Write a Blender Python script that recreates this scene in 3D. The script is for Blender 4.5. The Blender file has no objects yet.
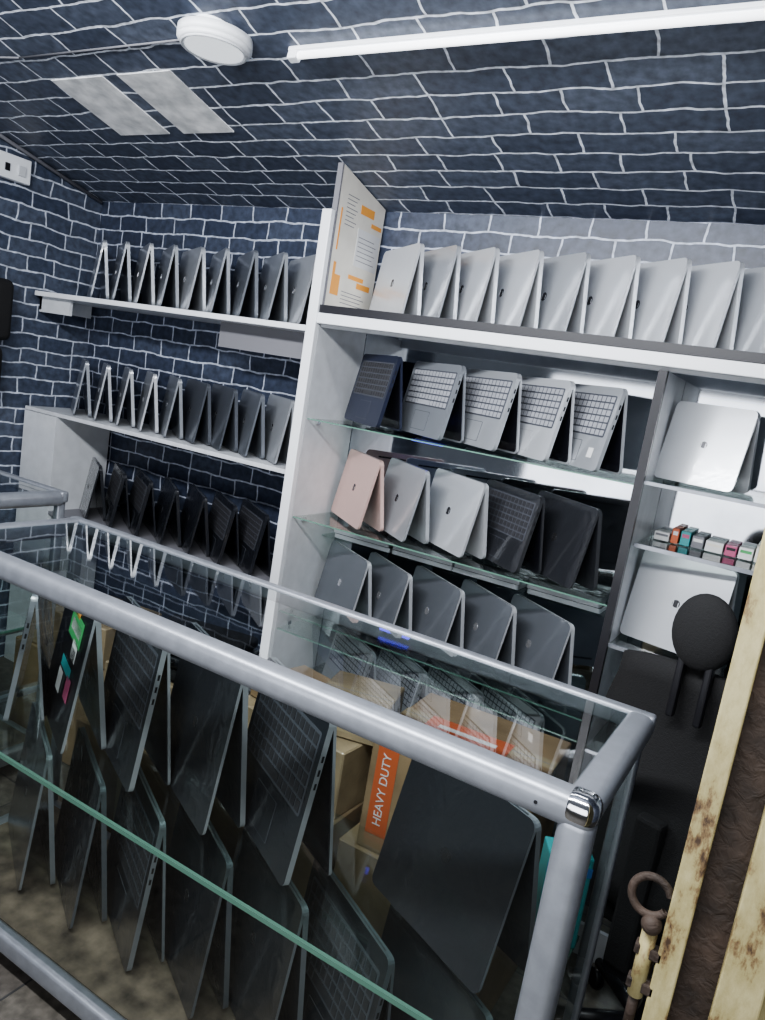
import bpy, bmesh, math, random
from mathutils import Matrix, Vector
random.seed(4)
S=bpy.context.scene
CZ=1.6
# ---------------------------------------------------------------- materials
def newmat(name):
    m=bpy.data.materials.new(name); m.use_nodes=True
    nt=m.node_tree; b=nt.nodes['Principled BSDF']; return m,nt,b
def simple(name,col,rough=.5,metal=0,noise=0,nscale=20,bump=0,bscale=60,coat=0,emit=0,spec=.5,both=False):
    m,nt,b=newmat(name)
    b.inputs['Base Color'].default_value=(*col,1); b.inputs['Roughness'].default_value=rough
    b.inputs['Metallic'].default_value=metal; b.inputs['Specular IOR Level'].default_value=spec
    if coat: b.inputs['Coat Weight'].default_value=coat; b.inputs['Coat Roughness'].default_value=.1
    if emit:
        b.inputs['Emission Color'].default_value=(*col,1); b.inputs['Emission Strength'].default_value=emit
    if noise or bump:
        tc=nt.nodes.new('ShaderNodeTexCoord')
    if noise:
        n=nt.nodes.new('ShaderNodeTexNoise'); n.inputs['Scale'].default_value=nscale; n.inputs['Detail'].default_value=5
        nt.links.new(tc.outputs['Object'],n.inputs['Vector'])
        r=nt.nodes.new('ShaderNodeValToRGB')
        r.color_ramp.elements[0].position=.3; r.color_ramp.elements[1].position=.7
        r.color_ramp.elements[0].color=(*[c*(1-noise) for c in col],1)
        r.color_ramp.elements[1].color=(*[min(1,c*(1+noise*.6)) for c in col],1)
        nt.links.new(n.outputs['Fac'],r.inputs['Fac']); nt.links.new(r.outputs['Color'],b.inputs['Base Color'])
    if bump:
        n2=nt.nodes.new('ShaderNodeTexNoise'); n2.inputs['Scale'].default_value=bscale; n2.inputs['Detail'].default_value=3
        n2.inputs['Distortion'].default_value=1.0
        nt.links.new(tc.outputs['Object'],n2.inputs['Vector'])
        bp=nt.nodes.new('ShaderNodeBump'); bp.inputs['Strength'].default_value=bump; bp.inputs['Distance'].default_value=.01
        nt.links.new(n2.outputs['Fac'],bp.inputs['Height'])
        if not coat or both: nt.links.new(bp.outputs['Normal'],b.inputs['Normal'])
        if coat:
            nt.links.new(bp.outputs['Normal'],b.inputs['Coat Normal'])
    return m
def brick(name,ax,bw,rh,c1,c2,mort,ms=.005,dist=.012,rough=.42):
    m,nt,b=newmat(name); N=nt.nodes; L=nt.links
    tc=N.new('ShaderNodeTexCoord'); sp=N.new('ShaderNodeSeparateXYZ'); cb=N.new('ShaderNodeCombineXYZ')
    L.new(tc.outputs['Object'],sp.inputs[0]); L.new(sp.outputs[ax[0]],cb.inputs[0]); L.new(sp.outputs[ax[1]],cb.inputs[1])
    n=N.new('ShaderNodeTexNoise'); n.inputs['Scale'].default_value=7; n.inputs['Detail'].default_value=3
    L.new(cb.outputs[0],n.inputs['Vector'])
    sub=N.new('ShaderNodeVectorMath'); sub.operation='SUBTRACT'; sub.inputs[1].default_value=(.5,.5,.5)
    L.new(n.outputs['Color'],sub.inputs[0])
    sc=N.new('ShaderNodeVectorMath'); sc.operation='SCALE'; sc.inputs['Scale'].default_value=dist*3
    L.new(sub.outputs[0],sc.inputs[0])
    ad=N.new('ShaderNodeVectorMath'); ad.operation='ADD'; L.new(cb.outputs[0],ad.inputs[0]); L.new(sc.outputs[0],ad.inputs[1])
    bk=N.new('ShaderNodeTexBrick'); L.new(ad.outputs[0],bk.inputs['Vector'])
    bk.inputs['Scale'].default_value=1; bk.inputs['Brick Width'].default_value=bw; bk.inputs['Row Height'].default_value=rh
    bk.inputs['Mortar Size'].default_value=ms; bk.inputs['Mortar Smooth'].default_value=.35
    bk.inputs['Color1'].default_value=(*c1,1); bk.inputs['Color2'].default_value=(*c2,1); bk.inputs['Mortar'].default_value=(*mort,1)
    bk.offset=.5; bk.squash=.75; bk.squash_frequency=3
    n3=N.new('ShaderNodeTexNoise'); n3.inputs['Scale'].default_value=35; n3.inputs['Detail'].default_value=6
    L.new(cb.outputs[0],n3.inputs['Vector'])
    rm=N.new('ShaderNodeMapRange'); rm.inputs['From Min'].default_value=.3; rm.inputs['From Max'].default_value=.7
    rm.inputs['To Min'].default_value=.6; rm.inputs['To Max'].default_value=1.35
    L.new(n3.outputs['Fac'],rm.inputs['Value'])
    mx=N.new('ShaderNodeVectorMath'); mx.operation='SCALE'; L.new(bk.outputs['Color'],mx.inputs[0]); L.new(rm.outputs[0],mx.inputs['Scale'])
    L.new(mx.outputs[0],b.inputs['Base Color'])
    b.inputs['Roughness'].default_value=rough
    bp=N.new('ShaderNodeBump'); bp.inputs['Strength'].default_value=.4; bp.inputs['Distance'].default_value=.004; bp.invert=True
    L.new(bk.outputs['Fac'],bp.inputs['Height']); L.new(bp.outputs['Normal'],b.inputs['Normal'])
    return m
def glass(name,tint=(.93,.98,.96),base=.05,gain=.9,power=4):
    m=bpy.data.materials.new(name); m.use_nodes=True; nt=m.node_tree; N=nt.nodes; L=nt.links; N.clear()
    o=N.new('ShaderNodeOutputMaterial'); mix=N.new('ShaderNodeMixShader'); t=N.new('ShaderNodeBsdfTransparent'); g=N.new('ShaderNodeBsdfGlossy')
    t.inputs[0].default_value=(*tint,1); g.inputs['Roughness'].default_value=.02
    lw=N.new('ShaderNodeLayerWeight'); lw.inputs['Blend'].default_value=.5
    p=N.new('ShaderNodeMath'); p.operation='POWER'; p.inputs[1].default_value=power
    L.new(lw.outputs['Facing'],p.inputs[0])
    ma=N.new('ShaderNodeMath'); ma.operation='MULTIPLY_ADD'; ma.inputs[1].default_value=gain; ma.inputs[2].default_value=base; ma.use_clamp=True
    L.new(p.outputs[0],ma.inputs[0]); L.new(ma.outputs[0],mix.inputs[0]); L.new(t.outputs[0],mix.inputs[1]); L.new(g.outputs[0],mix.inputs[2])
    L.new(mix.outputs[0],o.inputs[0]); return m

M={}
M['wb']=brick('brick_wall_back',(0,2),.18,.068,(.034,.044,.075),(.062,.076,.115),(.5,.54,.64),.0042)
M['wl']=brick('brick_wall_left',(1,2),.18,.068,(.047,.06,.095),(.083,.099,.14),(.55,.59,.68),.0042)
M['cl']=brick('brick_ceiling',(0,1),.25,.09,(.06,.073,.108),(.11,.13,.175),(.85,.89,.97),.0042,.013,.42)
M['floor']=brick('floor_tiles',(0,1),.4,.4,(.1,.09,.08),(.13,.12,.1),(.05,.05,.05),.004,0)
M['white']=simple('white_laminate',(.64,.66,.69),.4,noise=.08)
M['white2']=simple('white_trim',(.83,.85,.88),.35)
M['alu']=simple('aluminium_frame',(.35,.37,.41),.38,.55,noise=.12,nscale=30)
M['chrome']=simple('chrome_cap',(.8,.8,.82),.12,1)
M['black']=simple('black_plastic',(.012,.012,.015),.4)
M['blacktape']=simple('black_edge_tape',(.02,.02,.025),.35)
M['greenedge']=simple('glass_edge',(.13,.25,.20),.2)
M['glass']=glass('clear_glass'); M['glasstop']=glass('counter_top_glass',(.82,.88,.87),.13,1.0,2.3)
M['glassfront']=glass('counter_front_glass',(.9,.94,.92),.05,1.0,3.5)
M['mirror']=simple('mirror_backing',(.6,.63,.67),.06,1,noise=.3,nscale=3)
M['card']=simple('cardboard',(.31,.215,.125),.75,noise=.35,nscale=6,bump=.1)
M['wrapc']=simple('wrapped_carton',(.36,.28,.18),.6,noise=.4,nscale=8,coat=.9,bump=.6,bscale=14)
M['deck']=simple('dusty_deck',(.17,.14,.105),.6,noise=.8,nscale=14)
M['tape']=simple('packing_tape',(.42,.34,.22),.2,coat=.5)
M['orange']=simple('orange_print',(.85,.38,.08),.5)
M['red']=simple('red_print',(.58,.14,.06),.45)
M['cream']=simple('cream_board',(.74,.71,.64),.45,noise=.12,nscale=9)
M['greybd']=simple('grey_board_edge',(.2,.2,.22),.5)
M['teal']=simple('teal_card',(.05,.32,.34),.4)
M['green']=simple('green_card',(.08,.36,.13),.4)
M['paper']=simple('white_paper',(.7,.7,.7),.5)
M['blue']=simple('blue_card',(.05,.18,.5),.4)
M['pink']=simple('pink_card',(.45,.1,.2),.4)
M['bulb']=simple('lamp_diffuser',(.92,.96,1.0),.4,emit=.7)
M['tube']=simple('tube_diffuser',(.95,.97,1.0),.4,emit=1.8)
M['led']=simple('blue_led_strip',(.10,.08,1.0),.4,emit=3)  # blue reflection put in as an emissive colour, no lamp here
M['panel']=simple('frosted_ceiling_panel',(.85,.87,.88),.4,noise=.4,nscale=16)
M['L_white']=simple('laptop_pale_silver',(.57,.59,.62),.28,.4,noise=.05,nscale=4,coat=.8,bump=.25,bscale=9)
M['L_silver']=simple('laptop_silver',(.44,.46,.49),.3,.45,noise=.08,nscale=4,coat=.8,bump=.25,bscale=9)
M['L_grey']=simple('laptop_grey',(.27,.29,.32),.34,.4,noise=.1,nscale=4,coat=.7,bump=.2,bscale=9)
M['L_mgrey']=simple('laptop_mid_grey',(.16,.175,.2),.36,.4,noise=.1,nscale=4,coat=.6,bump=.15,bscale=9)
M['L_dgrey']=simple('laptop_dark_grey',(.10,.11,.13),.36,.4,noise=.1,nscale=4,coat=.6,bump=.15,bscale=9)
M['L_black']=simple('laptop_black_wrapped',(.018,.02,.026),.35,.1,coat=1,bump=.5,bscale=16)
M['L_wrap']=simple('laptop_shrink_wrapped',(.03,.032,.038),.3,.2,coat=1,bump=.28,bscale=13,both=True)
M['L_navy']=simple('laptop_navy',(.02,.025,.05),.4,.2,coat=.3)
M['L_rose']=simple('laptop_rose',(.62,.44,.40),.35,.35,coat=.4)
M['K_dark']=simple('keys_dark',(.035,.035,.04),.45); M['K_light']=simple('keys_light',(.33,.34,.37),.45)
M['K_deck']=simple('key_deck',(.07,.075,.09),.5); M['screen']=simple('screen_black',(.01,.01,.014),.12)
M['logo']=simple('logo_mark',(.12,.12,.13),.2,.8); M['logol']=simple('logo_mark_light',(.75,.75,.78),.2,.8)
def rust():
    m,nt,b=newmat('worn_cream_paint'); N=nt.nodes; L=nt.links
    tc=N.new('ShaderNodeTexCoord'); n=N.new('ShaderNodeTexNoise'); n.inputs['Scale'].default_value=30; n.inputs['Detail'].default_value=8; n.inputs['Roughness'].default_value=.7
    mp=N.new('ShaderNodeMapping'); mp.inputs['Scale'].default_value=(1,1,.4)
    L.new(tc.outputs['Object'],mp.inputs[0]); L.new(mp.outputs[0],n.inputs['Vector'])
    r=N.new('ShaderNodeValToRGB'); e=r.color_ramp.elements
    e[0].position=.34; e[0].color=(.06,.035,.02,1); e[1].position=.45; e[1].color=(.34,.29,.14,1)
    x=e.new(.39); x.color=(.19,.125,.06,1); x=e.new(.62); x.color=(.45,.40,.22,1)
    L.new(n.outputs['Fac'],r.inputs['Fac']); L.new(r.outputs['Color'],b.inputs['Base Color'])
    b.inputs['Roughness'].default_value=.45
    bp=N.new('ShaderNodeBump'); bp.inputs['Strength'].default_value=.4; bp.inputs['Distance'].default_value=.003
    L.new(n.outputs['Fac'],bp.inputs['Height']); L.new(bp.outputs['Normal'],b.inputs['Normal']); return m
M['rust']=rust(); M['rustbrown']=simple('brown_rust',(.045,.03,.022),.7,noise=.6,nscale=25,bump=.4)
M['fabric']=simple('black_mesh_fabric',(.012,.012,.013),.85,bump=.3,bscale=220)

# ---------------------------------------------------------------- mesh builder
class B:
    def __init__(s): s.bm=bmesh.new(); s.mats=[]
    def mi(s,k):
        if k not in s.mats: s.mats.append(k)
        return s.mats.index(k)
    def box(s,lo,hi,k,bev=0,seg=2,mat=None):
        lo=Vector(lo); hi=Vector(hi); c=(lo+hi)/2; d=hi-lo
        mt=Matrix.Translation(c)@Matrix.Diagonal((d.x,d.y,d.z,1))
        r=bmesh.ops.create_cube(s.bm,size=1,matrix=mt); vs=r['verts']
        fs=list({f for v in vs for f in v.link_faces})
        i=s.mi(k)
        for f in fs: f.material_index=i
        if bev:
            es=list({e for v in vs for e in v.link_edges})
            rr=bmesh.ops.bevel(s.bm,geom=es,offset=bev,segments=seg,profile=.5,affect='EDGES')
            vs=list({v for f in rr['faces'] for v in f.verts}|{v for v in vs if v.is_valid})
            fs=list({f for v in vs for f in v.link_faces})
            for f in fs: f.material_index=i; f.smooth=seg>2
        if mat is not None: bmesh.ops.transform(s.bm,matrix=mat,verts=vs)
        return vs
    def cyl(s,p,q,r,k,r2=None,n=20,smooth=True,mat=None):
        p=Vector(p); q=Vector(q); d=q-p
        rot=d.to_track_quat('Z','Y').to_matrix().to_4x4()
        mt=Matrix.Translation((p+q)/2)@rot
        if mat is not None: mt=mat@mt
        rr=bmesh.ops.create_cone(s.bm,cap_ends=True,segments=n,radius1=r,radius2=r if r2 is None else r2,depth=d.length,matrix=mt)
        i=s.mi(k)
        for f in {f for v in rr['verts'] for f in v.link_faces}:
            f.material_index=i; f.smooth=smooth and len(f.verts)==4
        return rr['verts']
    def sph(s,c,r,k,sc=(1,1,1),mat=None):
        mt=Matrix.Translation(c)
        if mat is not None: mt=mt@mat
        rr=bmesh.ops.create_uvsphere(s.bm,u_segments=24,v_segments=16,radius=r,matrix=mt@Matrix.Diagonal((*sc,1)))
        i=s.mi(k)
        for f in {f for v in rr['verts'] for f in v.link_faces}: f.material_index=i; f.smooth=True
    def quad(s,pts,k):
        f=s.bm.faces.new([s.bm.verts.new(p) for p in pts]); f.material_index=s.mi(k)
    def slab(s,w,L,z0,z1,k,mat,rad=.012,n=4,x0=0,y1=0,edge=None):
        pts=[]
        for cx,cy,a0 in ((w/2-rad,-rad,0),(-w/2+rad,-rad,90),(-w/2+rad,-L+rad,180),(w/2-rad,-L+rad,270)):
            for j in range(n+1):
                a=math.radians(a0+90*j/n); pts.append((x0+cx+rad*math.cos(a),y1+cy+rad*math.sin(a)))
        lo=[s.bm.verts.new(mat@Vector((x,y,z0))) for x,y in pts]; hi=[s.bm.verts.new(mat@Vector((x,y,z1))) for x,y in pts]
        i=s.mi(k); e=s.mi(edge or k); m=len(pts)
        for f in (s.bm.faces.new(hi),s.bm.faces.new(lo[::-1])): f.material_index=i
        for j in range(m):
            f=s.bm.faces.new((lo[j],lo[(j+1)%m],hi[(j+1)%m],hi[j])); f.material_index=e
    def torus(s,mat,R,r,k,n=28,m=10,a0=0,a1=360):
        i=s.mi(k); rings=[]
        full=abs(a1-a0)>=360
        cnt=n if full else n+1
        for j in range(cnt):
            a=math.radians(a0+(a1-a0)*j/n)
            rings.append([s.bm.verts.new(mat@Vector(((R+r*math.cos(t))*math.cos(a),(R+r*math.cos(t))*math.sin(a),r*math.sin(t)))) for t in [2*math.pi*q/m for q in range(m)]])
        for j in range(n):
            A=rings[j]; C=rings[(j+1)%cnt]
            for q in range(m):
                f=s.bm.faces.new((A[q],C[q],C[(q+1)%m],A[(q+1)%m])); f.material_index=i; f.smooth=True
    def mesh(s,name):
        bmesh.ops.recalc_face_normals(s.bm,faces=s.bm.faces[:])
        me=bpy.data.meshes.new(name); s.bm.to_mesh(me); s.bm.free()
        for k in s.mats: me.materials.append(M[k])
        return me
    def obj(s,name,loc=(0,0,0),rz=0,parent=None):
        return place(s.mesh(name),name,loc,rz,parent)
def place(me,name,loc=(0,0,0),rz=0,parent=None):
    o=bpy.data.objects.new(name,me); S.collection.objects.link(o); o.location=loc; o.rotation_euler=(0,0,rz)
    if parent: o.parent=parent
    return o

# ---------------------------------------------------------------- room
def cz(y): return CZ+1.215-.23*y
XL,XR,YB,YF=-3.2,1.4,2.52,-1.2
b=B(); b.quad([(XL,YB,0),(XR,YB,0),(XR,YB,cz(YB)),(XL,YB,cz(YB))],'wb'); b.obj('wall_back')
b=B(); b.quad([(XL,YF,0),(XL,YB,0),(XL,YB,cz(YB)),(XL,YF,cz(YF))],'wl'); b.obj('wall_left')
b=B(); b.quad([(XR,YF,0),(XR,YB,0),(XR,YB,cz(YB)),(XR,YF,cz(YF))],'wl'); b.obj('wall_right')
b=B(); b.quad([(XL,YF,cz(YF)),(XR,YF,cz(YF)),(XR,YB,cz(YB)),(XL,YB,cz(YB))],'cl'); b.obj('ceiling')
b=B(); b.quad([(XL,YF-1,0),(XR,YF-1,0),(XR,YB,0),(XL,YB,0)],'floor'); b.obj('floor')

def cmat(x,y):
    sl=math.atan(.23)
    Y=Vector((0,math.cos(sl),-math.sin(sl))); Z=Vector((0,-math.sin(sl),-math.cos(sl))); X=Y.cross(Z)
    m=Matrix((X,Y,Z)).transposed().to_4x4(); m.translation=Vector((x,y,cz(y))); return m
for x0,x1 in ((-2.49,-2.235),(-2.165,-1.93)):
    b=B(); m=cmat((x0+x1)/2,1.865); w=(x1-x0)
    b.box((-w/2,-.155,-.002),(w/2,.155,.004),'panel',mat=m)
    b.obj('ceiling_panel')
b=B(); m=Matrix.Translation((-1.63,1.59,cz(1.59)+.02))@Matrix.Rotation(math.pi,4,'X')
b.cyl((0,0,-.01),(0,0,.03),.06,'white2',n=40,mat=m)
b.cyl((0,0,.03),(0,0,.055),.1,'white2',n=48,mat=m)
b.cyl((0,0,.055),(0,0,.066),.1,'white2',r2=.09,n=48,mat=m)
b.cyl((0,0,.0665),(0,0,.069),.078,'bulb',n=48,mat=m)
b.torus(m@Matrix.Translation((0,0,.067)),.086,.004,'white')
b.obj('ceiling_lamp')
b=B(); m=cmat(-.78,1.68)
b.box((-.66,-.014,0),(.66,.014,.012),'white2',bev=.002,mat=m)
b.cyl((-.63,0,.019),(.63,0,.019),.009,'tube',mat=m)
for sx in (-1,1): b.box((sx*.645-.015,-.012,.01),(sx*.645+.015,.012,.032),'white2',bev=.003,mat=m)
b.obj('tube_light')
b=B()
b.cyl((-3.18,1.5,cz(1.5)-.012),(-3.18,2.5,cz(2.5)-.012),.008,'greybd')
b.obj('conduit_pipe')
b=B()
for x0,y0,x1,y1 in ((-3.15,1.52,-2.5,1.6),(-2.5,1.6,-1.72,1.6)):
    b.cyl((x0,y0,cz(y0)-.005),(x1,y1,cz(y1)-.005),.003,'greybd')
b.obj('lamp_cable')
b=B(); b.box((XL,1.97,2.19),(XL+.035,2.12,2.29),'white2',bev=.004)
b.box((XL+.035,2.0,2.22),(XL+.04,2.02,2.25),'black'); b.box((XL+.035,2.06,2.215),(XL+.043,2.09,2.255),'white')
b.obj('wall_socket')

# ---------------------------------------------------------------- laptops
LC={}
def laptop_mesh(w,h,sp,kind,body,keys,logo='logo',edge=None):
    key=(w,h,sp,kind,body,keys,logo,edge)
    if key in LC: return LC[key]
    b=B(); L=math.hypot(h,sp/2); g=.007; hh=h+.004
    def leg(sgn):
        x=Vector((sgn,0,0)); y=Vector((0,sgn*sp/2,h))/L; z=x.cross(y)
        m=Matrix((x,y,z)).transposed().to_4x4(); m.translation=Vector((0,-sgn*g,hh)); return m
    A,C=leg(1),leg(-1)
    def lid(m):
        b.slab(w,L,-.007,0,body,m,edge=edge,rad=.016)
        b.slab(w-.012,L-.012,-.0075,-.007,'screen',m,rad=.012,y1=-.006)
        b.cyl(m@Vector((0,-L/2,0)),m@Vector((0,-L/2,.0006)),w*.042,logo,n=28)
        for sx,ln in ((-.010,.026),(.008,.018)):
            b.box((sx*w/.32-.0012,-L/2-.008,.0006),(sx*w/.32+.0012,-L/2-.008+ln*.7,.0010),body,mat=m)
    def base(m,vis):
        b.slab(w,L,-.013,0,body,m,edge=edge,rad=.016)
        if vis:
            b.slab(w*.9,L*.5,0,.0006,'K_deck',m,rad=.006,y1=-L*.1)
            nx,ny=13,6; kw=w*.88/nx; kh=L*.48/ny
            for i in range(nx):
                for j in range(ny):
                    if j==ny-1 and 3<i<8: continue
                    cx=-w*.44+kw*(i+.5); cy=-L*.11-kh*(j+.5)
                    b.box((cx-kw*.38,cy-kh*.38,.0006),(cx+kw*.38,cy+kh*.38,.0022),keys,mat=m)
            cy=-L*.11-kh*(ny-.5); b.box((-w*.44+kw*4.1,cy-kh*.38,.0006),(-w*.44+kw*7.9,cy+kh*.38,.0022),keys,mat=m)
            b.slab(w*.32,L*.26,0,.0006,'K_deck' if body!='L_white' else 'L_silver',m,rad=.004,y1=-L*.67)
            b.slab(w*.32-.003,L*.26-.003,.0006,.0009,body,m,rad=.004,y1=-L*.67-.0015)
        else:
            for sx in(-1,1): b.slab(w*.7,.006,0,.0015,'black',m,rad=.0025,y1=-.02 if sx<0 else -L+.03)
        for q in range(3): b.box((w/2-.0005,-L*.25-q*.03,-.010),(w/2+.0004,-L*.25-q*.03+.014,-.005),'black',mat=m)
    if kind=='lid': lid(A); base(C,False)
    else: base(A,True); lid(C)
    b.cyl((-w*.42,0,hh-.006),(w*.42,0,hh-.006),.006,'L_dgrey',n=10)
    me=b.mesh('laptop'); LC[key]=me; return me
def lap(x,y,z,th,kind='lid',body='L_silver',keys='K_dark',w=.32,h=.245,sp=.085,logo='logo',sticker=None,edge=None):
    o=place(laptop_mesh(w,h,sp,kind,body,keys,logo,edge),'laptop',(x,y,z),-math.radians(th))
    if sticker:
        L=math.hypot(h,sp/2); X=Vector((1,0,0)); Y=Vector((0,sp/2,h))/L; m=Matrix((X,Y,X.cross(Y))).transposed().to_4x4(); m.translation=Vector((0,-.007,h+.004))
        b=B()
        for (sx,sy,sw,sh,k) in sticker: b.box((sx-sw/2,-L*sy-sh/2,.0022),(sx+sw/2,-L*sy+sh/2,.0028),k,mat=m)
        b.obj('sticker',parent=o)
    return o
def row(vx,z,specs,th=42,w=.32,jit=2,ys=2.355,**kw):
    for i,x in enumerate(vx):
        s=specs[i%len(specs)]; t=th+random.uniform(-jit,jit)
        t=s[3] if len(s)>3 else t
        ox=w/2*math.cos(math.radians(t))
        lap(x-ox,ys,z,t,s[0],s[1],s[2],w=w,**kw)
zt=CZ+.22
W,Si='L_white','L_silver'
row([-1.275,-1.14,-1.005,-.86,-.715,-.57,-.43,-.295,-.16,-.025,.11],zt+.001,[('lid',W,0),('lid',Si,0),('lid',W,0),('lid',W,0),('lid',Si,0),('lid',W,0),('lid',W,0),('lid',W,0),('lid',Si,0),('lid',W,0),('lid',W,0)],th=38,jit=1.5,h=.25,sp=.06)
zl1,zl2,zl3=CZ+.162,CZ-.36,CZ-.81
row([-2.83+.142*i for i in range(9)],zl1,[('lid','L_grey','K_dark'),('lid','L_grey','K_dark'),('lid','L_silver','K_dark'),('lid','L_grey','K_dark'),('lid','L_silver','K_dark',31),('lid','L_grey','K_dark'),('lid','L_mgrey','K_dark'),('lid','L_grey','K_dark'),('lid','L_silver','K_dark')],th=36,h=.25,sp=.065,logo='logol')
row([-2.87+.145*i for i in range(9)],zl2,[('lid','L_grey','K_dark'),('lid','L_silver','K_dark'),('lid','L_silver','K_dark'),('lid','L_white','K_dark'),('lid','L_grey','K_dark'),('lid','L_dgrey','K_dark',31),('lid','L_dgrey','K_dark',32),('lid','L_mgrey','K_dark'),('lid','L_silver','K_dark')],th=36,sp=.065)
row([-2.72+.16*i for i in range(7)],zl3,[('lid','L_black','K_dark')]+[('kb','L_black','K_dark')]*2+[('lid','L_black','K_dark')],th=34,sp=.08)
z2,z3,z4=CZ-.16,CZ-.52,CZ-.88
for x,bd,k,th in ((-1.286,'L_navy','K_dark',36),(-1.05,'L_grey','K_light',33),(-.855,'L_silver','K_light',35),(-.683,'L_white','K_light',37),(-.525,'L_silver','K_light',39)):
    st=[(-.07,.8,.045,.05,'blue'),(-.07,.8,.033,.022,'paper')] if x==-.683 else ([(.11,.8,.025,.03,'paper')] if x==-.525 else None)
    lap(x-.16*math.cos(math.radians(th)),2.35,z2+.007,th,'kb',bd,k,sticker=st,h=.25)
for x,kind,bd,th in ((-1.29,'lid','L_rose',38),(-1.108,'lid','L_silver',38),(-.897,'lid','L_white',34),(-.705,'kb','L_wrap',36),(-.525,'lid','L_wrap',38)):
    lap(x-.16*math.cos(math.radians(th)),2.35,z3+.007,th,kind,bd,'K_dark',h=.25)
for x,th in ((-1.28,32),(-1.11,34),(-.91,34),(-.725,36),(-.535,36)):
    lap(x-.16*math.cos(math.radians(th)),2.35,z4+.007,th,'lid','L_mgrey','K_dark',logo='logol',h=.245,edge='L_white')
lap(-.285,2.345,CZ-.147+.007,17,'lid','L_white','K_dark',w=.235,h=.23,sp=.11)
lap(-.262,2.345,CZ-.63+.007,13,'lid','L_white','K_dark',w=.275,h=.265,sp=.12)
lap(.05,2.345,CZ-.147+.007,30,'lid','L_dgrey','K_dark')
lap(.1,2.345,CZ-.63+.007,30,'lid','L_silver','K_dark')

# ---------------------------------------------------------------- shelving
b=B(); b.box((-3.19,2.2,zl1-.022),(-1.64,YB-.001,zl1-.001),'white2',bev=.002)
b.box((-3.19,2.23,zl1-.09),(-2.98,2.245,zl1-.022),'white'); b.box((-2.15,2.3,zl1-.12),(-1.64,2.312,zl1-.022),'greybd')
b.box((-3.19,2.23,zl1-.08),(-3.175,2.5,zl1-.022),'white'); b.obj('wall_shelf')
b=B(); b.box((-3.19,2.2,zl2-.018),(-1.64,YB-.001,zl2-.001),'white',bev=.002); b.obj('wall_shelf')
b=B(); b.box((-2.96,2.2,zl3-.018),(-1.64,YB-.001,zl3-.001),'greybd',bev=.002)
b.box((-3.19,2.2,0),(-2.96,2.22,zl2-.02),'white'); b.box((-2.975,2.22,0),(-2.96,2.5,zl2-.02),'white')
b.box((-2.96,2.2,.35),(-1.64,2.5,.368),'white'); b.box((-2.96,2.22,0),(-1.64,2.235,.08),'white')
b.obj('shelf_cabinet')
b=B(); x0,x1=-1.612,-1.592
def prism(b,pts,x0,x1,k):
    A=[b.bm.verts.new((x0,y,z)) for y,z in pts]; C=[b.bm.verts.new((x1,y,z)) for y,z in pts]; i=b.mi(k)
    fs=[b.bm.faces.new(A),b.bm.faces.new(C[::-1])]+[b.bm.faces.new((A[j],A[(j+1)%len(pts)],C[(j+1)%len(pts)],C[j])) for j in range(len(pts))]
    for f in fs: f.material_index=i
prism(b,[(2.2,zt+.001),(2.5,zt+.001),(2.5,cz(2.5)-.004),(2.2,cz(2.2)-.004)],x0,x1,'cream')
prism(b,[(2.192,zt+.001),(2.2,zt+.001),(2.2,cz(2.2)-.004),(2.192,cz(2.192)-.004)],x0,x1+.001,'greybd')
X=x1+.0008
def strip(y0,y1,z0,z1,k='orange'): b.box((x1,y0,z0),(X,y1,z1),k)
strip(2.22,2.228,2.03,2.17); strip(2.34,2.43,2.18,2.21); strip(2.42,2.49,2.15,2.165)
b.box((x1,2.34,2.0),(X,2.49,2.13),'paper')
for i in range(8): strip(2.25,2.32-.01*(i%3),2.22-.014*i,2.2225-.014*i,'greybd')
for i in range(6):
    b.box((X,2.35,2.02+.016*i),(X+.0004,2.47-.015*(i%2),2.0225+.016*i),'greybd')
strip(2.22,2.27,1.88,1.95); strip(2.22,2.235,1.95,1.99); strip(2.32,2.42,1.95,1.965); strip(2.38,2.47,1.925,1.945)
for i in range(4): strip(2.29,2.44-.02*(i%2),1.86+.013*i,1.8625+.013*i,'greybd')
b.obj('advertising_board')
b=B()
b.box((-1.632,2.165,0),(-1.592,2.19,CZ+.55),'white2',bev=.003)
b.box((-1.612,2.19,0),(-1.592,2.5,zt-.03),'white')
b.box((-1.592,2.19,zt-.02),(.7,2.5,zt),'white2')
b.box((-1.592,2.176,zt-.012),(.7,2.19,zt+.014),'blacktape')
b.box((-1.592,2.168,zt-.05),(.7,2.19,zt-.014),'white2',bev=.003)
b.box((-1.592,2.2,zt-.06),(.7,2.23,zt-.02),'white')
b.box((-.432,2.2,0),(-.412,2.5,zt-.06),'white'); b.box((-.434,2.178,0),(-.41,2.2,zt-.06),'blacktape')
b.box((.68,2.2,0),(.7,2.5,zt-.02),'white')
b.box((-1.592,2.503,.0),(.7,2.51,zt-.02),'mirror')
for z in (z2,z3,z4,.42):
    b.box((-1.59,2.2,z-.004),(-.434,2.5,z),'glass'); b.box((-1.59,2.196,z-.004),(-.434,2.2,z),'greenedge')
    for xx in (-1.585,-.44):
        b.box((xx-.004,2.25,z-.02),(xx+.004,2.27,z-.006),'chrome')
for z in (CZ-.147,CZ-.63,.45):
    b.box((-.41,2.2,z-.006),(.68,2.5,z),'glass'); b.box((-.41,2.19,z-.008),(.68,2.2,z+.002),'alu')
b.box((-1.592,2.2,0),(.7,2.215,.1),'white')
b.box((-1.59,2.40,CZ-.612),(-.434,2.5,CZ-.606),'glass')  # added glass ledge carrying the slabs that imitate mirror reflections
b.box((-1.32,2.495,CZ-.187),(-1.19,2.502,CZ-.179),'led')  # thin glowing bar imitating a blue reflection
b.obj('display_cabinet')
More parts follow.
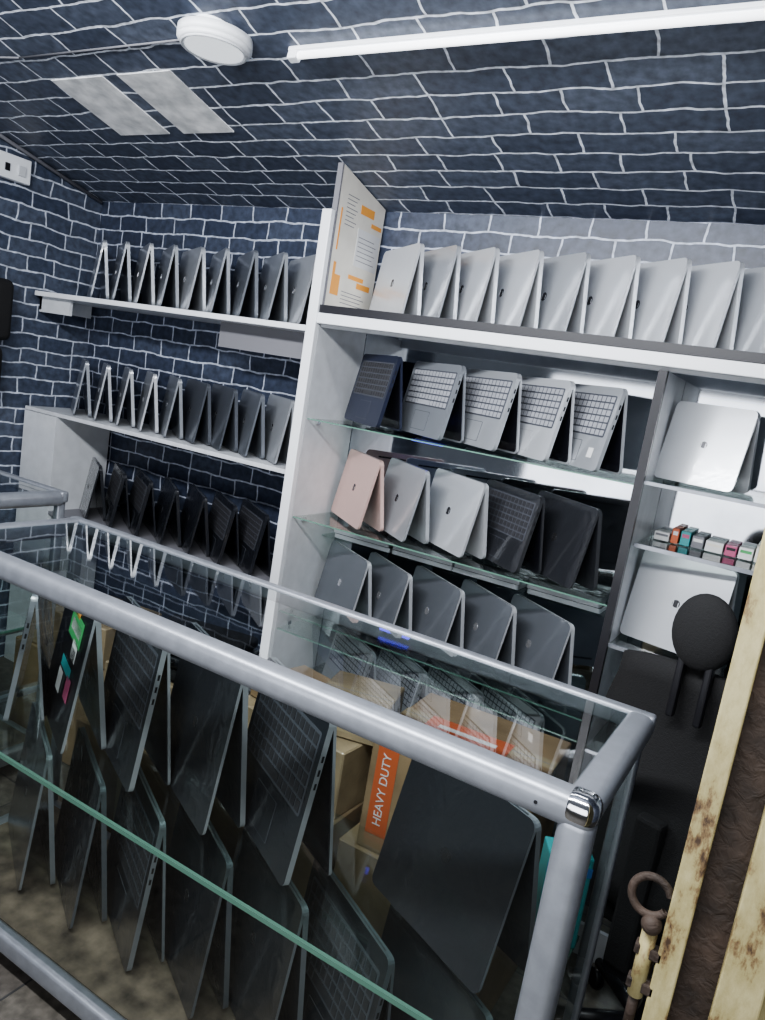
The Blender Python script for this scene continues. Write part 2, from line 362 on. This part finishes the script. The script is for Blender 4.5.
for k,(xx,n) in enumerate(((-1.42,2),(-1.16,3),(-.9,2),(-.62,3))):
    b=B()
    for i in range(n):
        mm=Matrix.Translation((random.uniform(-.01,.01),.045,.018*i+.017))
        b.slab(.25,.09,-.016,0,'L_black',mm,rad=.008,edge='L_silver')
    b.obj('closed_laptop_stack',(xx,2.45,CZ-.6055))  # dark slabs with pale edges, added to imitate laptops reflected in the mirror
cols=['paper','red','teal','greybd','paper','pink','paper','cream','black','green']
b=B(); x=-.39; i=0
zz=CZ-.33
while x<.6:
    w=random.uniform(.02,.05); h=random.uniform(.025,.06)
    b.box((x,2.42,zz),(x+w,2.498,zz+h),cols[i%10],bev=.002)
    b.box((x+.004,2.4192,zz+h*.55),(x+w-.004,2.4202,zz+h*.8),cols[(i+3)%10]); x+=w+.005; i+=1
b.box((-.41,2.25,CZ-.34),(.66,2.5,CZ-.333),'glass'); b.box((-.41,2.242,CZ-.342),(.66,2.25,CZ-.33),'alu')
b.obj('boxed_accessories')
for x in (-1.2,-.99,-.78,-.57):
    lap(x-.13,2.345,.426,34,'kb','L_silver','K_light',h=.235)

# ---------------------------------------------------------------- counters
def counter(name,X0,X1,Y0,Y1,zt,zm,zb):
    b=B(); r=.056
    b.box((X0,Y0,zt-r),(X1,Y0+r,zt),'alu',bev=.02,seg=5)
    b.box((X0,Y1-.03,zt-.04),(X1,Y1,zt),'alu',bev=.007,seg=3)
    for x in (X0,X1-r): b.box((x,Y0+.02,zt-r+.004),(x+r,Y1-.01,zt-.001),'alu',bev=.018,seg=5)
    for x in (X0,X1-r):
        b.box((x,Y0,0.02),(x+r,Y0+r,zt-.03),'alu',bev=.02,seg=5)
        b.box((x+.013,Y1-.03,0.02),(x+r-.013,Y1,zt-.02),'alu',bev=.006,seg=3)
        b.box((x-.002,Y0-.002,zt-.05),(x+r+.002,Y0+r+.002,zt+.002),'chrome',bev=.022,seg=5)
        b.cyl((x+r/2,Y0+r/2,0),(x+r/2,Y0+r/2,.03),.02,'black')
        b.cyl((x+r/2,Y1-.015,0),(x+r/2,Y1-.015,.03),.012,'black')
    b.cyl((X1-.09,Y0-.0012,zt-.03),(X1-.09,Y0+.001,zt-.03),.003,'black')
    for y0,y1 in ((Y0+.004,Y0+.04),(Y1-.03,Y1)):
        b.box((X0+.04,y0,zb-.05),(X1-.04,y1,zb),'alu',bev=.008,seg=3)
    for x in (X0,X1-.04): b.box((x,Y0+.04,zb-.05),(x+.04,Y1-.02,zb),'alu',bev=.008,seg=3)
    b.box((X0+.04,Y0+.04,zb-.012),(X1-.04,Y1-.03,zb-.002),'deck')
    b.quad([(X0+.03,Y0+.03,zt-.006),(X1-.03,Y0+.03,zt-.006),(X1-.03,Y1-.02,zt-.006),(X0+.03,Y1-.02,zt-.006)],'glasstop')
    b.quad([(X0+.05,Y0+.02,zb),(X1-.05,Y0+.02,zb),(X1-.05,Y0+.02,zt-.05),(X0+.05,Y0+.02,zt-.05)],'glassfront')
    for x in (X0+.02,X1-.02): b.quad([(x,Y0+.05,zb),(x,Y1-.03,zb),(x,Y1-.03,zt-.05),(x,Y0+.05,zt-.05)],'glass')
    b.box((X0+.05,Y0+.03,zm-.008),(X1-.05,Y1-.04,zm),'glass'); b.box((X0+.05,Y0+.022,zm-.009),(X1-.05,Y0+.03,zm+.001),'greenedge')
    b.box((X1-.05,Y0+.05,zm-.008),(X1-.045,Y1-.04,zm),'greenedge')
    for x in (X0+.055,X1-.075): b.box((x,Y0+.03,zm-.02),(x+.02,Y1-.04,zm-.009),'alu')
    return b.obj(name)
counter('glass_display_counter',-1.93,-.165,1.075,1.54,CZ-.55,CZ-1.05,.1)
counter('glass_display_counter',-3.12,-2.24,1.05,1.745,CZ-.55,CZ-1.05,.1)
zs=CZ-1.05
def clap(vx,z,th,kind,bd,k='K_dark',w=.31,h=.34,sp=.11,y=1.315,st=None,edge='L_grey'):
    lap(vx-w/2*math.cos(math.radians(th)),y,z+.002,th,kind,bd,k,w=w,h=h,sp=sp,sticker=st,edge=edge)
clap(-1.67,zs,42,'kb','L_black',w=.27,h=.36,sp=.09,edge='L_grey')
clap(-1.44,zs,28,'lid','L_wrap',w=.33,h=.37,sp=.1,edge='L_silver',st=[(.03,.22,.15,.07,'green'),(.03,.22,.11,.03,'paper'),(.0,.40,.16,.04,'black'),(.06,.36,.06,.05,'paper'),(.02,.52,.12,.03,'teal'),(.08,.62,.05,.06,'pink'),(-.02,.66,.05,.06,'paper'),(.0,.12,.09,.02,'orange')])
clap(-1.20,zs,26,'kb','L_black',w=.35,h=.38,sp=.09,edge='L_silver'); clap(-.96,zs,26,'lid','L_wrap',w=.35,h=.38,sp=.09,edge='L_silver'); clap(-.72,zs,29,'kb','L_black',w=.34,h=.37,sp=.1,edge='L_silver')
clap(-.285,zs,24,'lid','L_wrap',w=.34,h=.33,y=1.33,sp=.13)
for i in range(7):
    clap(-1.56+.212*i,.1,29,('lid','lid','kb')[i%3],('L_wrap','L_black')[i%2],w=.345,h=.395,sp=.08,edge='L_mgrey' if i%2 else 'L_grey')
for x in (-2.75,-2.5,-2.3):
    clap(x,zs,40,'lid','L_black',w=.3,h=.35,y=1.5,sp=.09); clap(x,.1,40,'lid','L_dgrey',w=.3,h=.35,y=1.5,sp=.09)
b=B(); b.box((-.045,-.03,0),(.045,.03,.2),'teal',bev=.003); b.box((-.03,-.031,.05),(.03,-.0295,.15),'paper'); b.box((-.045,-.031,.16),(.045,-.0295,.18),'blue'); b.obj('product_box',(-.26,1.455,zs+.002),.5)

# ---------------------------------------------------------------- cardboard boxes
def cbox(x,y,z,w,d,h,rz=0,text=None,label=None,mat='card'):
    b=B(); b.box((-w/2,-d/2,0),(w/2,d/2,h),mat,bev=.004,seg=1)
    b.box((-w/2+.002,-.025,h-.001),(w/2-.002,.025,h+.0006),'tape')
    b.box((-w/2-.0006,-.025,h-.08),(-w/2+.001,.025,h),'tape'); b.box((w/2-.001,-.025,h-.08),(w/2+.0006,.025,h),'tape')
    b.box((-w/2+.003,-.0012,h),(w/2-.003,.0012,h+.001),'greybd')
    b.box((-.03,-d/2-.0006,0.02),(.03,-d/2+.001,h-.001),'tape')
    if label:
        lx,ly,lw,ld,k=label; b.box((lx-lw/2,ly-ld/2,h),(lx+lw/2,ly+ld/2,h+.0015),k); b.box((lx-lw*.35,ly-ld*.1,h+.0015),(lx+lw*.35,ly+ld*.1,h+.002),'paper')
    o=b.obj('cardboard_box',(x,y,z),rz)
    if text:
        B2=B(); B2.box((-w/2+.02,-d/2-.001,.05),(-w/2+.08,-d/2+.001,h-.02),'red'); B2.obj('printed_band',parent=o)
        cu=bpy.data.curves.new('print','FONT'); cu.body=text; cu.size=.034; cu.extrude=.0004; cu.align_x='CENTER'; cu.align_y='CENTER'
        t=bpy.data.objects.new('print',cu); S.collection.objects.link(t); t.parent=o
        t.location=(-w/2+.05,-d/2-.0016,h/2+.015); t.rotation_euler=(math.pi/2,-math.pi/2,0); cu.materials.append(M['paper'])
    return o
cbox(-.66,1.86,0,.46,.42,.38); cbox(-.63,1.85,.38,.44,.36,.33,rz=.05,text='HEAVY DUTY',label=(-.02,-.02,.24,.1,'red'))
cbox(-1.15,1.84,0,.46,.42,.40); cbox(-1.13,1.86,.40,.42,.34,.2,rz=-.06,mat='wrapc'); cbox(-1.02,1.87,.602,.22,.26,.09,rz=.25,mat='wrapc')
cbox(-1.24,1.85,.602,.16,.22,.06,rz=-.2)
cbox(-1.7,1.84,0,.5,.42,.34,rz=.03); cbox(-1.74,1.86,.343,.36,.32,.2,rz=.1,label=(0,0,.12,.1,'paper'),mat='wrapc')
cbox(-2.3,1.97,0,.5,.34,.4); cbox(-2.3,1.97,.402,.4,.3,.16,rz=.08,mat='wrapc')
b=B()
for i in range(3): b.box((-.2+.01*i,-.13,.045*i),(.2-.015*i,.13,.045*i+.04),'L_black' if i%2 else 'fabric',bev=.015,seg=4)
b.torus(Matrix.Translation((0,-.13,.11))@Matrix.Rotation(math.pi/2,4,'Y'),.04,.007,'black',a0=0,a1=360)
b.obj('laptop_bag_pile',(-1.66,1.85,.548),.2)

# ---------------------------------------------------------------- office chair
b=B()
b.sph((0,-.235,1.2),.1,'fabric',(.68,.3,.84))
for s in (-1,1): b.box((s*.03-.008,-.245,1.0),(s*.03+.008,-.225,1.16),'black',bev=.004)
n=10; prev=None
SS=(-1,-.75,-.5,-.25,0,.25,.5,.75,1)
for i in range(n+1):
    t=i/n; z=.55+.565*t; wd=.19+.045*math.sin(math.pi*min(1,t*1.05)); yb=-.22-.035*math.cos(math.pi*t*1.3)
    cur=[b.bm.verts.new((wd*s,yb+.05*s*s,z-.035*s*s*t)) for s in SS]
    cur2=[b.bm.verts.new((wd*s,yb+.05*s*s-.022,z-.035*s*s*t)) for s in SS]
    if prev:
        p,p2=prev; k=b.mi('fabric')
        for j in range(8):
            for q,w_ in ((p,cur),(p2,cur2)):
                f=b.bm.faces.new((q[j],q[j+1],w_[j+1],w_[j])); f.material_index=k; f.smooth=True
        for j in (0,8):
            f=b.bm.faces.new((p[j],p2[j],cur2[j],cur[j])); f.material_index=k
    if i in (0,n):
        for j in range(8):
            f=b.bm.faces.new((cur[j],cur[j+1],cur2[j+1],cur2[j])); f.material_index=b.mi('fabric')
    prev=(cur,cur2)
b.box((-.21,-.2,.44),(.21,.22,.51),'fabric',bev=.03,seg=4)
b.box((-.03,-.29,.42),(.03,-.25,.78),'fabric',bev=.008)
b.box((-.03,-.28,.40),(.03,.0,.43),'black')
for s in (-1,1):
    b.box((s*.25-.025,-.12,.68),(s*.25+.025,.14,.71),'black',bev=.01); b.box((s*.25-.012,-.02,.42),(s*.25+.012,.03,.69),'black'); b.box((min(s*.1,s*.26),-.02,.415),(max(s*.1,s*.26),.03,.44),'black')
b.cyl((0,0,.1),(0,0,.44),.026,'chrome')
for i in range(5):
    a=i*2*math.pi/5; e=(.25*math.cos(a),.25*math.sin(a),.075); b.cyl((0,0,.12),e,.022,'black',r2=.014); 
    b.cyl((e[0]-.012*math.sin(a),e[1]+.012*math.cos(a),.027),(e[0]+.012*math.sin(a),e[1]-.012*math.cos(a),.027),.027,'black'); b.cyl((e[0],e[1],.03),e,.008,'chrome')
b.obj('office_chair',(-.07,1.915,0),math.radians(-15))

# ---------------------------------------------------------------- painted gate at right
b=B()
b.box((-.036,.885,.02),(-.010,.925,2.45),'rust',bev=.002)
b.box((-.010,.905,.02),(.035,.915,2.45),'rustbrown')
b.box((.030,.875,.02),(.075,.925,2.45),'rust',bev=.002)
b.box((.075,.905,.02),(.6,.912,2.45),'rust')
for z in (.05,.85,1.6,2.38): b.box((.075,.89,z),(.6,.925,z+.045),'rust',bev=.002)
b.box((.58,.875,.0),(.63,.925,2.45),'rust')
m=Matrix.Translation((-.058,.895,CZ-.535))@Matrix.Rotation(math.radians(80),4,'X')
b.torus(m,.022,.005,'rustbrown',a0=20,a1=330)
b.cyl((-.05,.892,CZ-.66),(-.05,.892,CZ-.57),.009,'rust'); b.cyl((-.05,.892,CZ-.70),(-.05,.892,CZ-.66),.006,'rustbrown')
for z in (CZ-.60,CZ-.645): b.box((-.062,.885,z-.007),(-.03,.9,z+.007),'rustbrown',bev=.002)
b.sph((-.05,.889,CZ-.565),.012,'rustbrown')
b.obj('metal_gate')

b=B()
b.box((XL+.005,1.85,1.52),(XL+.09,2.06,1.78),'fabric',bev=.03,seg=4)
b.box((XL+.005,1.8,1.28),(XL+.10,2.03,1.5),'fabric',bev=.04,seg=4)
b.torus(Matrix.Translation((XL+.03,1.96,1.8))@Matrix.Rotation(math.pi/2,4,'Y'),.035,.006,'black',a0=90,a1=270)
b.cyl((XL,1.96,1.84),(XL+.05,1.96,1.84),.006,'chrome')
b.obj('black_bag')

# ---------------------------------------------------------------- lights
def area(name,loc,rot,sx,sy,p,col=(.95,.97,1)):
    l=bpy.data.lights.new(name,'AREA'); l.shape='RECTANGLE'; l.size=sx; l.size_y=sy; l.energy=p; l.color=col
    o=bpy.data.objects.new(name,l); S.collection.objects.link(o); o.location=loc; o.rotation_euler=rot; return o
area('shop_light',(-1.0,.4,2.45),(math.radians(46),0,0),2.4,.15,80)
area('tube_glow',(-.78,1.66,cz(1.66)-.05),(0,0,0),1.2,.04,4)
area('doorway_light',(-.6,-1.1,1.25),(math.radians(108),0,0),3.0,1.4,42,(.94,.96,1))  # unseen fill light added behind the camera, tilted up to brighten the ceiling
w=bpy.data.worlds.new('world'); S.world=w; w.use_nodes=True
w.node_tree.nodes['Background'].inputs[0].default_value=(.6,.67,.78,1); w.node_tree.nodes['Background'].inputs[1].default_value=.18

# ---------------------------------------------------------------- camera
cam=bpy.data.cameras.new('camera'); co=bpy.data.objects.new('camera',cam); S.collection.objects.link(co)
Xv=Vector((1328,-345,753)).normalized(); Yv=Vector((441,53,-753)); Yv=(Yv-Yv.dot(Xv)*Xv).normalized(); Zv=Xv.cross(Yv)
m=Matrix((Xv,Yv,Zv)).to_4x4(); m.translation=Vector((0,0,CZ)); co.matrix_world=m
cam.sensor_fit='VERTICAL'; cam.sensor_height=24; cam.lens=24*753/1020; cam.clip_start=.02
S.camera=co
try: S.view_settings.look='AgX - Medium High Contrast'
except Exception: pass
